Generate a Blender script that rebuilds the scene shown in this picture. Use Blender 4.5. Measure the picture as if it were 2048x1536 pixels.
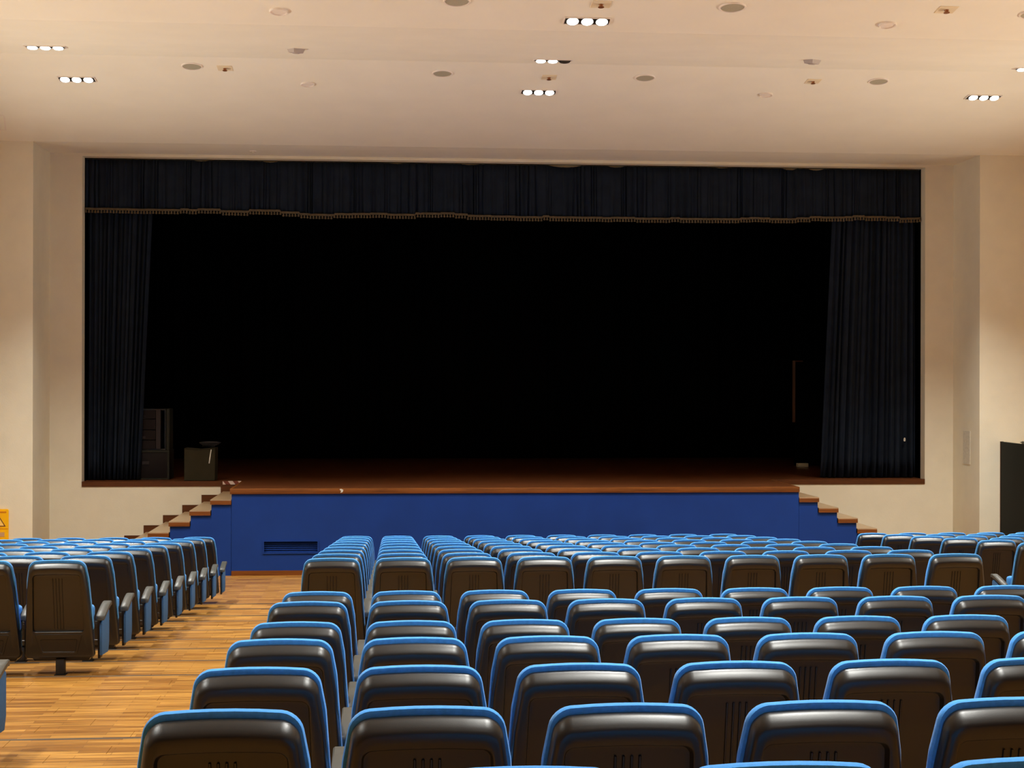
import bpy, bmesh, math, random
from mathutils import Vector, Matrix

random.seed(7)
for o in list(bpy.data.objects):
    bpy.data.objects.remove(o)
SC = bpy.context.scene
COL = SC.collection

# ------------------------------------------------------------------ camera, world, lights, exposure
CAM_Z = 3.0759
F_PX, YAW, PITCH, ROLL = 3026.19, 0.080161, 0.000425, 0.002033
cd = bpy.data.cameras.new('camera')
cam = bpy.data.objects.new('camera', cd)
COL.objects.link(cam)
cd.sensor_fit = 'HORIZONTAL'
cd.sensor_width = 36.0
cd.lens = 36.0 * F_PX / 2048.0
cd.clip_start, cd.clip_end = 0.05, 200
cy, sy = math.cos(YAW), math.sin(YAW)
cp, sp_ = math.cos(PITCH), math.sin(PITCH)
cr, sr = math.cos(ROLL), math.sin(ROLL)
rgt, fwd, upv = Vector((cy, -sy, 0)), Vector((sy, cy, 0)), Vector((0, 0, 1))
f2 = cp * fwd + sp_ * upv
u2 = -sp_ * fwd + cp * upv
R_ = cr * rgt + sr * u2
U_ = cr * u2 - sr * rgt
B_ = -f2
cam.matrix_world = Matrix(((R_.x, U_.x, B_.x, 0), (R_.y, U_.y, B_.y, 0), (R_.z, U_.z, B_.z, CAM_Z), (0, 0, 0, 1)))
SC.camera = cam

w = bpy.data.worlds.new('world')
SC.world = w
w.use_nodes = True
w.node_tree.nodes['Background'].inputs[0].default_value = (0.9, 0.8, 0.65, 1)
w.node_tree.nodes['Background'].inputs[1].default_value = 0.0

SC.view_settings.view_transform = 'Standard'
SC.view_settings.look = 'None'
SC.view_settings.gamma = 1.0
SC.view_settings.use_curve_mapping = False
SC.view_settings.exposure = 0.0
SC.cycles.max_bounces = 14
SC.cycles.diffuse_bounces = 8
SC.cycles.glossy_bounces = 5
SC.cycles.sample_clamp_indirect = 6.0
SC.cycles.caustics_reflective = False

WARM = (1.0, 1.0, 0.94)
LAMP_W = 1150.0
FILL_W = 265.0
LIGHT_X = (-4.45, 2.18, 8.88)
LIGHT_Y = {22.15: 1.12, 20.42: 1.1, 16.70: 1.05, 13.6: 0.7, 11.9: 0.75, 8.2: 1.1, 5.1: 0.85, 3.3: 0.3, -0.6: 0.3}  # rows nearer than the built fixtures are unseen, added for hall brightness


def ceiling_z(y):
    for (y0, z0), (y1, z1) in zip(CEIL, CEIL[1:]):
        if y0 <= y <= y1:
            return z0 + (z1 - z0) * (y - y0) / (y1 - y0)
    return CEIL[-1][1]


CEIL = [(-9.2, 7.56), (-4.1, 7.086), (-0.1, 7.556), (4.65, 7.086), (8.6, 7.556), (12.8, 7.086), (12.801, 7.56), (17.05, 7.086), (21.0, 7.556), (25.244, 7.032), (26.473, 7.032)]
for lx in LIGHT_X:
    for ly in LIGHT_Y:
        ld = bpy.data.lights.new('ceiling_lamp_light', 'SPOT')
        ld.energy = LAMP_W * LIGHT_Y[ly] * (1.3 if lx > 8 and ly > 21 else 1.0)
        ld.color = WARM
        ld.spot_size = math.radians(100)
        ld.spot_blend = 0.75
        ld.shadow_soft_size = 0.10
        lo = bpy.data.objects.new('ceiling_lamp_light', ld)
        lo.location = (lx, ly, ceiling_z(ly) - 0.12)
        COL.objects.link(lo)
# unseen fill lights added along both side walls to brighten the ceiling
for x, y, sx, sy2 in ((-8.2, 14.5, 0.25, 18.0), (12.6, 14.5, 0.25, 18.0)):
    ld = bpy.data.lights.new('fill_light', 'AREA')
    ld.shape = 'RECTANGLE'
    ld.size, ld.size_y = sx, sy2
    ld.energy = FILL_W
    ld.color = (1.0, 0.91, 0.77)
    ld.spread = math.radians(92)
    lo = bpy.data.objects.new('fill_light', ld)
    lo.location = (x, y, 3.6)
    lo.rotation_euler = (0, math.pi + (1.12 if x < 0 else -1.12), 0)
    COL.objects.link(lo)


# ------------------------------------------------------------------ materials
def new_mat(name):
    m = bpy.data.materials.new(name)
    m.use_nodes = True
    nt = m.node_tree
    b = nt.nodes['Principled BSDF']
    return m, nt, b


def N(nt, typ, **kw):
    n = nt.nodes.new(typ)
    for k, v in kw.items():
        setattr(n, k, v)
    return n


def plain(name, col, rough=0.5, noise=0.0, nscale=8.0, bump=0.0, bscale=200.0, metal=0.0, spec=0.5, stretch=None, sheen=0.0):
    m, nt, b = new_mat(name)
    b.inputs['Roughness'].default_value = rough
    b.inputs['Metallic'].default_value = metal
    b.inputs['Specular IOR Level'].default_value = spec
    if sheen:
        b.inputs['Sheen Weight'].default_value = sheen
        b.inputs['Sheen Roughness'].default_value = 0.4
    geo = N(nt, 'ShaderNodeNewGeometry')
    if noise:
        t = N(nt, 'ShaderNodeTexNoise')
        t.inputs['Scale'].default_value = nscale
        t.inputs['Detail'].default_value = 4
        if stretch:
            mp = N(nt, 'ShaderNodeMapping')
            mp.inputs['Scale'].default_value = stretch
            nt.links.new(geo.outputs['Position'], mp.inputs[0])
            nt.links.new(mp.outputs[0], t.inputs['Vector'])
        else:
            nt.links.new(geo.outputs['Position'], t.inputs['Vector'])
        r = N(nt, 'ShaderNodeValToRGB')
        r.color_ramp.elements[0].position = 0.3
        r.color_ramp.elements[1].position = 0.7
        r.color_ramp.elements[0].color = tuple(c * (1 - noise) for c in col) + (1,)
        r.color_ramp.elements[1].color = tuple(min(1, c * (1 + noise)) for c in col) + (1,)
        nt.links.new(t.outputs[0], r.inputs[0])
        nt.links.new(r.outputs[0], b.inputs['Base Color'])
    else:
        b.inputs['Base Color'].default_value = (*col, 1)
    if bump:
        t2 = N(nt, 'ShaderNodeTexNoise')
        t2.inputs['Scale'].default_value = bscale
        t2.inputs['Detail'].default_value = 3
        nt.links.new(geo.outputs['Position'], t2.inputs['Vector'])
        bp = N(nt, 'ShaderNodeBump')
        bp.inputs['Strength'].default_value = bump
        bp.inputs['Distance'].default_value = 0.004
        nt.links.new(t2.outputs[0], bp.inputs['Height'])
        nt.links.new(bp.outputs[0], b.inputs['Normal'])
    return m


def emission(name, col, strength):
    m, nt, b = new_mat(name)
    b.inputs['Base Color'].default_value = (0.8, 0.8, 0.8, 1)
    b.inputs['Emission Color'].default_value = (*col, 1)
    b.inputs['Emission Strength'].default_value = strength
    return m


def wood_strip(name, c1, c2, c3, rough=0.32, row=0.063, length=0.55, along='X', spec=0.5):
    """strip parquet: brick pattern for the strips, stretched noise for the grain"""
    m, nt, b = new_mat(name)
    geo = N(nt, 'ShaderNodeNewGeometry')
    mp = N(nt, 'ShaderNodeMapping')
    if along == 'Y':
        mp.inputs['Rotation'].default_value = (0, 0, math.pi / 2)
    nt.links.new(geo.outputs['Position'], mp.inputs[0])
    br = N(nt, 'ShaderNodeTexBrick')
    br.offset = 0.37
    br.inputs['Scale'].default_value = 1.0
    br.inputs['Brick Width'].default_value = length
    br.inputs['Row Height'].default_value = row
    br.inputs['Mortar Size'].default_value = 0.0016
    br.inputs['Mortar Smooth'].default_value = 0.3
    br.inputs['Bias'].default_value = 0.0
    br.inputs['Color1'].default_value = (*c1, 1)
    br.inputs['Color2'].default_value = (*c2, 1)
    br.inputs['Mortar'].default_value = (*c3, 1)
    nt.links.new(mp.outputs[0], br.inputs['Vector'])
    mp2 = N(nt, 'ShaderNodeMapping')
    mp2.inputs['Scale'].default_value = (2.2, 38, 38)
    nt.links.new(mp.outputs[0], mp2.inputs[0])
    no = N(nt, 'ShaderNodeTexNoise')
    no.inputs['Scale'].default_value = 1.0
    no.inputs['Detail'].default_value = 5
    nt.links.new(mp2.outputs[0], no.inputs['Vector'])
    rp = N(nt, 'ShaderNodeValToRGB')
    rp.color_ramp.elements[0].position = 0.3
    rp.color_ramp.elements[1].position = 0.72
    rp.color_ramp.elements[0].color = (0.48, 0.42, 0.36, 1)
    rp.color_ramp.elements[1].color = (1.25, 1.25, 1.25, 1)
    nt.links.new(no.outputs[0], rp.inputs[0])
    mx = N(nt, 'ShaderNodeMix', data_type='RGBA', blend_type='MULTIPLY')
    mx.inputs[0].default_value = 1.0
    nt.links.new(br.outputs['Color'], mx.inputs[6])
    nt.links.new(rp.outputs[0], mx.inputs[7])
    nt.links.new(mx.outputs[2], b.inputs['Base Color'])
    b.inputs['Roughness'].default_value = rough
    b.inputs['Specular IOR Level'].default_value = spec
    return m


def stripes(name, ca, cb, scale, rough=0.5):
    m, nt, b = new_mat(name)
    geo = N(nt, 'ShaderNodeNewGeometry')
    mp = N(nt, 'ShaderNodeMapping')
    mp.inputs['Rotation'].default_value = (0, math.radians(38), 0)
    nt.links.new(geo.outputs['Position'], mp.inputs[0])
    wv = N(nt, 'ShaderNodeTexWave')
    wv.inputs['Scale'].default_value = scale
    nt.links.new(mp.outputs[0], wv.inputs['Vector'])
    r = N(nt, 'ShaderNodeValToRGB')
    r.color_ramp.interpolation = 'CONSTANT'
    r.color_ramp.elements[0].color = (*ca, 1)
    r.color_ramp.elements[1].color = (*cb, 1)
    r.color_ramp.elements[1].position = 0.5
    nt.links.new(wv.outputs[0], r.inputs[0])
    nt.links.new(r.outputs[0], b.inputs['Base Color'])
    b.inputs['Roughness'].default_value = rough
    return m


M = dict(
    wall=plain('cream_wall_paint', (0.74, 0.68, 0.525), 0.75, noise=0.03, nscale=3.0, bump=0.25, bscale=60),
    ceiling=plain('ceiling_paint', (0.86, 0.82, 0.70), 0.8, noise=0.02, nscale=1.5),
    floor=wood_strip('strip_floor_wood', (0.50, 0.255, 0.055), (0.28, 0.118, 0.020), (0.12, 0.05, 0.014)),
    stage_floor=wood_strip('dark_stage_wood', (0.17, 0.055, 0.018), (0.13, 0.04, 0.012), (0.03, 0.01, 0.004), rough=0.3, row=0.09, length=1.6),
    trim_wood=plain('orange_brown_wood', (0.17, 0.052, 0.008), 0.45, noise=0.3, nscale=1.0, stretch=(2, 40, 40), spec=0.25),
    tread_wood=plain('stair_tread_wood', (0.36, 0.235, 0.125), 0.3, noise=0.2, nscale=1.0, stretch=(3, 30, 30)),
    dark_wood=plain('dark_red_wood', (0.095, 0.030, 0.008), 0.5, noise=0.2, nscale=1.0, stretch=(3, 30, 30), spec=0.2),
    blue_panel=plain('royal_blue_paint', (0.006, 0.036, 0.205), 0.7, noise=0.06, nscale=2.0, bump=0.1, bscale=90, spec=0.2),
    blue_dark=plain('shaded_vent_blue', (0.008, 0.026, 0.11), 0.6),
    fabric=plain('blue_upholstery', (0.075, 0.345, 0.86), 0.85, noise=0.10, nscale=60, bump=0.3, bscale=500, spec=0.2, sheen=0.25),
    shaded_side_fabric=plain('blue_shaded_upholstery', (0.055, 0.135, 0.29), 0.9, noise=0.08, nscale=60, spec=0.1),  # seat blue darkened: shade of the aisle-facing panels put into the colour
    shell=plain('black_plastic', (0.005, 0.005, 0.0048), 0.37, bump=0.06, bscale=420, spec=0.72),
    arm=plain('grey_plastic', (0.06, 0.06, 0.052), 0.42, bump=0.05, bscale=400),
    iron=plain('black_iron', (0.016, 0.015, 0.014), 0.5),
    nosing=plain('dark_metal_nosing', (0.09, 0.075, 0.06), 0.4, metal=0.4),
    curtain=plain('navy_velvet', (0.0140, 0.0195, 0.0310), 0.95, noise=0.15, nscale=5, spec=0.05),
    black=plain('black_drape', (0.0035, 0.0035, 0.0035), 0.95, spec=0.0),
    gold=plain('dull_gold_braid', (0.085, 0.06, 0.028), 0.7, noise=0.3, nscale=30),
    cream=plain('cream_board', (0.62, 0.56, 0.40), 0.7),
    housing=plain('black_lamp_housing', (0.012, 0.012, 0.012), 0.5),
    lampglass=emission('lit_lamp', (1.0, 0.96, 0.86), 7.0),
    lampoff=plain('unlit_lamp', (0.05, 0.045, 0.04), 0.2),
    white_trim=plain('white_ceiling_trim', (0.82, 0.74, 0.66), 0.6),
    grille=plain('grey_speaker_mesh', (0.40, 0.365, 0.27), 0.7, noise=0.06, nscale=80),
    grey_fit=plain('grey_ceiling_fitting', (0.42, 0.36, 0.33), 0.6),
    escutcheon=plain('yellowed_plate', (0.80, 0.68, 0.47), 0.6),
    brass=plain('brown_sprinkler_head', (0.28, 0.10, 0.035), 0.4, metal=0.5),
    yellow=plain('yellow_plastic', (0.95, 0.50, 0.0), 0.4),
    orange=plain('orange_band', (0.62, 0.20, 0.0), 0.5),
    sign_ink=plain('brown_sign_ink', (0.16, 0.055, 0.01), 0.6),
    sign_tan=plain('tan_label', (0.55, 0.33, 0.16), 0.6),
    sign_pale=plain('pale_yellow_print', (1.0, 0.66, 0.16), 0.5),
    black_door=plain('black_door_paint', (0.006, 0.0068, 0.0045), 0.6, spec=0.08),
    olive=plain('olive_metal', (0.09, 0.085, 0.05), 0.4, metal=0.5),
    carton=plain('brown_carton', (0.030, 0.024, 0.012), 0.8, noise=0.08, nscale=6, spec=0.1),
    case_body=plain('dark_brown_case', (0.011, 0.007, 0.006), 0.6, spec=0.15),
    case_grey=plain('grey_case_rail', (0.032, 0.025, 0.024), 0.5, spec=0.15),
    case_edge=plain('olive_case_edge', (0.022, 0.021, 0.014), 0.5, spec=0.15),
    pale=plain('pale_paper', (0.6, 0.58, 0.5), 0.7),
    cable=plain('black_cable', (0.02, 0.017, 0.016), 0.6),
    tape=stripes('red_white_tape', (0.60, 0.47, 0.40), (0.16, 0.03, 0.012), 2.4),
    pole_wood=plain('brown_flat_edge', (0.16, 0.07, 0.03), 0.6),
    smudge=plain('scuffed_grey_plate', (0.60, 0.555, 0.45), 0.7, noise=0.12, nscale=25),
)


# ------------------------------------------------------------------ mesh helpers
def link(o, parent=None):
    COL.objects.link(o)
    if parent is not None:
        o.parent = parent
    return o


def finish(name, bm, mat, parent=None, smooth=None, kind=None):
    me = bpy.data.meshes.new(name)
    bm.normal_update()
    bm.to_mesh(me)
    bm.free()
    if smooth:
        me.shade_smooth()
        me.set_sharp_from_angle(angle=math.radians(smooth))
    mats = mat if isinstance(mat, (list, tuple)) else [mat]
    for m in mats:
        me.materials.append(m)
    o = link(bpy.data.objects.new(name, me), parent)
    if kind:
        o['kind'] = kind
    return o


def add_box(bm, x0, x1, y0, y1, z0, z1, mi=0):
    v = [bm.verts.new(p) for p in ((x0, y0, z0), (x1, y0, z0), (x1, y1, z0), (x0, y1, z0), (x0, y0, z1), (x1, y0, z1), (x1, y1, z1), (x0, y1, z1))]
    fs = []
    for a in ((0, 3, 2, 1), (4, 5, 6, 7), (0, 1, 5, 4), (1, 2, 6, 5), (2, 3, 7, 6), (3, 0, 4, 7)):
        f = bm.faces.new([v[i] for i in a])
        f.material_index = mi
        fs.append(f)
    return v, fs


def add_prism(bm, pts, axis, a0, a1, mi=0):
    """pts: 2D polygon; axis 'X','Y','Z' is the extrusion axis."""
    def P(p, a):
        return (a, p[0], p[1]) if axis == 'X' else (p[0], a, p[1]) if axis == 'Y' else (p[0], p[1], a)
    A = [bm.verts.new(P(p, a0)) for p in pts]
    Bv = [bm.verts.new(P(p, a1)) for p in pts]
    n = len(pts)
    fs = [bm.faces.new(A), bm.faces.new(Bv[::-1])]
    for i in range(n):
        fs.append(bm.faces.new((A[i], Bv[i], Bv[(i + 1) % n], A[(i + 1) % n])))
    for f in fs:
        f.material_index = mi
    bmesh.ops.recalc_face_normals(bm, faces=fs)
    return A, Bv


def bevel_all(bm, w_, seg=2):
    bmesh.ops.bevel(bm, geom=list(bm.edges), offset=w_, segments=seg, affect='EDGES', profile=0.5)


def box_obj(name, mat, parent, x0, x1, y0, y1, z0, z1, bev=0.0, seg=2, kind=None):
    bm = bmesh.new()
    add_box(bm, x0, x1, y0, y1, z0, z1)
    if bev:
        bevel_all(bm, bev, seg)
    return finish(name, bm, mat, parent, smooth=40 if bev else None, kind=kind)


def add_cyl(bm, c, r0, r1, h, seg=20, rot=None, mi=0, caps=True):
    """frustum from c upward by h, optional rotation matrix about c"""
    ra, rb = [], []
    for i in range(seg):
        a = 2 * math.pi * i / seg
        for lst, r, z in ((ra, r0, 0), (rb, r1, h)):
            p = Vector((r * math.cos(a), r * math.sin(a), z))
            if rot is not None:
                p = rot @ p
            lst.append(bm.verts.new(p + Vector(c)))
    fs = []
    for i in range(seg):
        fs.append(bm.faces.new((ra[i], ra[(i + 1) % seg], rb[(i + 1) % seg], rb[i])))
    if caps:
        fs.append(bm.faces.new(ra[::-1]))
        fs.append(bm.faces.new(rb))
    for f in fs:
        f.material_index = mi
    return fs


def empty(name, loc, label=None, cat=None, group=None, rot=(0, 0, 0)):
    o = bpy.data.objects.new(name, None)
    o.location = loc
    o.rotation_euler = rot
    o.empty_display_size = 0.2
    COL.objects.link(o)
    tag(o, label, cat, group)
    return o


def tag(o, label=None, cat=None, group=None, kind=None):
    if label:
        o['label'] = label
    if cat:
        o['category'] = cat
    if group:
        o['group'] = group
    if kind:
        o['kind'] = kind
    return o


def local(o, x, y, z):
    """child placed by its parent's own coordinates"""
    o.location = (x, y, z)
    return o


# ------------------------------------------------------------------ the hall
X0, X1 = -8.6, 13.0            # side walls
YREAR = -9.2
YW = 26.473                    # proscenium wall
YP = 25.244                    # face of the two projecting side walls
YA = 24.559                    # front of the stage apron
ZS = 1.395                     # stage floor
PXL, PXR = -5.82, 10.08        # inner faces of the side projections
OX0, OX1, OZ0, OZ1 = -5.278, 9.56, 1.308, 6.985
AX0, AX1 = -2.537, 6.735

ROWS = 'ZABCDEFGHIJKLMNO'
ROW_Y = {'Z': 3.26}
ROW_TOP = {'Z': 2.252}
for i, r in enumerate('ABCDEF'):
    ROW_Y[r] = 4.3705 + 1.11488 * i
    ROW_TOP[r] = 2.147 - 0.084826 * i
ROW_TOP['A'] += 0.003
ROW_TOP['D'] -= 0.0155
ROW_TOP['E'] += 0.0125
ROW_TOP['F'] += 0.003
for i, r in enumerate('GHIJKLMNO'):
    ROW_Y[r] = 12.4043 + 1.11488 * i
    ROW_TOP[r] = 1.660 - 0.088788 * i + 0.003
ROW_TOP['O'] += 0.006
CH = 0.95
ROW_Z = {r: ROW_TOP[r] - CH for r in ROWS}
ROW_Z['O'] = 0.0
NOSE = dict(Z=-.3, A=-.3, B=-.3, C=-.3, D=-.3, E=-.26, F=-.358, G=-.28, H=-.42, I=-.43, J=-.5, K=-.49, L=-.43, M=-.55, N=-.51, O=-.56)

# floor: one stepped slab
prof = [(YREAR, 1.52), (0.9, 1.52), (0.9, 1.45), (1.9, 1.45), (1.9, 1.38)]
noses = []
zprev = 1.38
for r in ROWS:
    yn = ROW_Y[r] + NOSE[r]
    prof.append((yn, zprev))
    prof.append((yn, ROW_Z[r]))
    noses.append((r, yn, zprev))
    zprev = ROW_Z[r]
prof += [(37.0, 0.0), (37.0, -0.3), (YREAR, -0.3)]
bm = bmesh.new()
add_prism(bm, prof, 'X', X0 - 0.2, X1 + 0.2)
floor = finish('floor', bm, M['floor'])
tag(floor, kind='structure')

# metal nosing strips on the edge of each tier
nose_me = None
for r, yn, z in noses:
    bm = bmesh.new()
    add_box(bm, X0, X1, -0.034, 0.004, -0.012, 0.0035)
    o = finish('step_nosing', bm, M['nosing'], floor)
    o.location = (0, yn, z)

# three-strip floor boards in the side aisle, course by course
board_me = {}
PW, PL = 0.189, 1.05


def board_mesh(L, W):
    key = (round(L, 3), round(W, 3))
    if key not in board_me:
        bm = bmesh.new()
        add_box(bm, 0.0015, L - 0.0015, 0.0012, W - 0.0012, -0.002, 0.0045)
        me = bpy.data.meshes.new('floor_board')
        bm.to_mesh(me)
        bm.free()
        me.materials.append(M['floor'])
        board_me[key] = me
    return board_me[key]


def lay_boards(xa, xb, ya, yb, z, k0):
    n = max(1, round((yb - ya) / PW))
    W = (yb - ya) / n
    for k in range(n):
        x = xa
        first = PL * (0.35 + 0.31 * ((k + k0) % 3))
        L = first
        while x < xb - 0.02:
            L = min(L, xb - x)
            if xb - x - L < 0.12:
                L = xb - x
            o = bpy.data.objects.new('floor_board', board_mesh(L, W))
            o.location = (x, ya + k * W, z)
            link(o, floor)
            x += L
            L = PL


edges = [(r, yn) for r, yn, z in noses]
for i, (r, yn) in enumerate(edges):
    if r in 'DEFGHIJK':
        ynext = edges[i + 1][1]
        xa = -3.75 if r in 'DEF' else -2.95 if r == 'G' else -2.3
        lay_boards(xa, -0.85, yn + 0.006, ynext - 0.036, ROW_Z[r], i)

# ceiling: folded sheet with thickness
bm = bmesh.new()
up = [(y, z) for y, z in CEIL]
top = [(CEIL[-1][0], 9.4), (CEIL[0][0], 9.4)]
add_prism(bm, up + top, 'X', X0 - 0.2, X1 + 0.2)
ceiling = finish('ceiling', bm, M['ceiling'])
tag(ceiling, kind='structure')


def struct_box(name, mat, x0, x1, y0, y1, z0, z1):
    o = box_obj(name, mat, None, x0, x1, y0, y1, z0, z1)
    tag(o, kind='structure')
    return o


struct_box('wall_left', M['wall'], X0 - 0.2, X0, YREAR, YW + 0.3, -0.2, 7.7)
struct_box('wall_right', M['wall'], X1, X1 + 0.2, YREAR, YW + 0.3, -0.2, 7.7)
struct_box('wall_rear', M['wall'], X0 - 0.2, X1 + 0.2, YREAR - 0.2, YREAR, 1.0, 7.7)
struct_box('added_ledge_1', M['wall'], X0, X0 + 0.6, 5.0, 24.0, 3.3, 3.42)  # unseen ledge added below the fill light
struct_box('added_ledge_2', M['wall'], X1 - 0.6, X1, 5.0, 24.0, 3.3, 3.42)  # matching ledge added below the opposite fill light
# the two projections that flank the stage
struct_box('wall_left', M['wall'], X0, PXL, YP, YW + 0.2, 0, 7.05)
wr = struct_box('wall_right', M['wall'], PXR, X1, YP, YW + 0.2, 0, 7.05)
# proscenium wall with its opening
bm = bmesh.new()
WT = 0.22
add_box(bm, PXL - 0.05, OX0, YW, YW + WT, 0, 7.1)
add_box(bm, OX1, PXR + 0.05, YW, YW + WT, 0, 7.1)
add_box(bm, OX0, OX1, YW, YW + WT, OZ1, 7.1)
add_box(bm, OX0, OX1, YW, YW + WT, 0, OZ0)
pw = finish('wall_front', bm, M['wall'])
tag(pw, kind='structure')
# pale scuffed plate on the return of the projection
pl = box_obj('wall_plate', M['smudge'], None, PXR - 0.006, PXR, 25.66, 25.98, 1.70, 2.28)
tag(pl, 'faint grey scuffed plate low on the wall return beside the stage', 'wall plate')

# stage house behind the opening, lined black
SY1 = 35.0
SX0, SX1 = -8.5, 13.2
struct_box('wall_back', M['black'], SX0, SX1, SY1, SY1 + 0.2, 0, 9.3)
struct_box('wall_back', M['black'], SX0 - 0.2, SX0, YW + 0.2, SY1, 0, 9.3)
struct_box('wall_back', M['black'], SX1, SX1 + 0.2, YW + 0.2, SY1, 0, 9.3)
struct_box('ceiling', M['black'], SX0 - 0.2, SX1 + 0.2, YW + 0.24, SY1 + 0.2, 9.2, 9.4)
# black inner face of the proscenium wall
bm = bmesh.new()
add_box(bm, SX0, OX0 - 0.01, YW + WT, YW + WT + 0.03, 0, 9.3)
add_box(bm, OX1 + 0.01, SX1, YW + WT, YW + WT + 0.03, 0, 9.3)
add_box(bm, OX0 - 0.01, OX1 + 0.01, YW + WT + 0.16, YW + WT + 0.19, 7.0, 9.3)
ib = finish('wall_front', bm, M['black'])
tag(ib, kind='structure')

# ------------------------------------------------------------------ stage platform
stage = empty('stage', (2.1, YA, 0), 'low stage with royal blue front, orange-brown edging and dark boards', 'stage')
inv = Matrix.Translation((-2.1, -YA, 0))


def sbox(name, mat, x0, x1, y0, y1, z0, z1, parent=stage, off=(2.1, YA, 0), bev=0.0):
    o = box_obj(name, mat, parent, x0 - off[0], x1 - off[0], y0 - off[1], y1 - off[1], z0 - off[2], z1 - off[2], bev)
    return o


# deck
bm = bmesh.new()
add_box(bm, AX0, AX1, YA + 0.03, YW - 0.001, ZS - 0.04, ZS)
add_box(bm, OX0 + 0.002, OX1 - 0.002, YW - 0.001, SY1 - 0.01, ZS - 0.04, ZS)
bmesh.ops.transform(bm, matrix=inv, verts=bm.verts)
finish('stage_deck', bm, M['stage_floor'], stage)
# blue front in two flush panels and the sides
EDGE_H = 0.085
vx0, vx1, vz0, vz1 = -2.02, -1.166, 0.37, 0.545
bm = bmesh.new()
zt = ZS - EDGE_H
for a, b, c, d in ((AX0, vx0, 0.078, zt), (vx1, AX1, 0.078, zt), (vx0, vx1, 0.078, vz0), (vx0, vx1, vz1, zt)):
    add_box(bm, a, b, YA, YA + 0.03, c, d)
add_box(bm, AX0, AX0 + 0.03, YA + 0.03, YW - 0.002, 0.0, zt)
add_box(bm, AX1 - 0.03, AX1, YA + 0.03, YW - 0.002, 0.0, zt)
bmesh.ops.transform(bm, matrix=inv, verts=bm.verts)
finish('front_panel', bm, M['blue_panel'], stage)
sbox('edge_trim', M['trim_wood'], AX0 - 0.025, AX1 + 0.01, YA - 0.022, YA + 0.03, ZS - EDGE_H, ZS + 0.002, bev=0.006)
sbox('edge_trim', M['trim_wood'], AX0 - 0.025, AX0 + 0.01, YA + 0.03, YW - 0.004, ZS - EDGE_H, ZS + 0.002)
sbox('edge_trim', M['trim_wood'], AX1 - 0.01, AX1 + 0.01, YA + 0.03, YW - 0.004, ZS - EDGE_H, ZS + 0.002)
sbox('skirting', M['trim_wood'], AX0, AX1, YA - 0.014, YA + 0.03, 0, 0.078)
# lip in the opening at the wall
sbox('lip_board', M['dark_wood'], OX0 + 0.001, AX0 - 0.026, YW - 0.012, YW + 0.03, OZ0, ZS + 0.002)
sbox('lip_board', M['dark_wood'], AX1 + 0.012, OX1 - 0.001, YW - 0.012, YW + 0.03, OZ0, ZS + 0.002)
# vent recessed in the blue front
bm = bmesh.new()
add_box(bm, vx0, vx1, YA + 0.05, YA + 0.06, vz0, vz1)
for k in range(5):
    z = vz0 + 0.02 + k * 0.033
    v, _ = add_box(bm, vx0, vx1, YA + 0.022, YA + 0.05, z, z + 0.006)
    for q in v[:2] + v[4:6]:
        q.co.z -= 0.014
for a, b, c, d in ((vx0 - 0.02, vx1 + 0.02, vz0 - 0.022, vz0), (vx0 - 0.02, vx1 + 0.02, vz1, vz1 + 0.016), (vx0 - 0.02, vx0, vz0, vz1), (vx1, vx1 + 0.02, vz0, vz1)):
    add_box(bm, a, b, YA - 0.012, YA + 0.002, c, d)
bmesh.ops.transform(bm, matrix=inv, verts=bm.verts)
finish('vent_grille', bm, M['blue_panel'], stage)
# small bare chip in the edging
bm = bmesh.new()
add_prism(bm, [(-0.815, ZS - 0.012), (-0.79, ZS - 0.004), (-0.755, ZS - 0.02), (-0.762, ZS - 0.055), (-0.80, ZS - 0.07), (-0.79, ZS - 0.04)], 'Y', YA - 0.026, YA - 0.02)
bmesh.ops.transform(bm, matrix=inv, verts=bm.verts)
finish('edge_chip', bm, M['pale'], stage)

# ------------------------------------------------------------------ the two flights of steps
RISE, RUN = 0.1735, 0.3275


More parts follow.
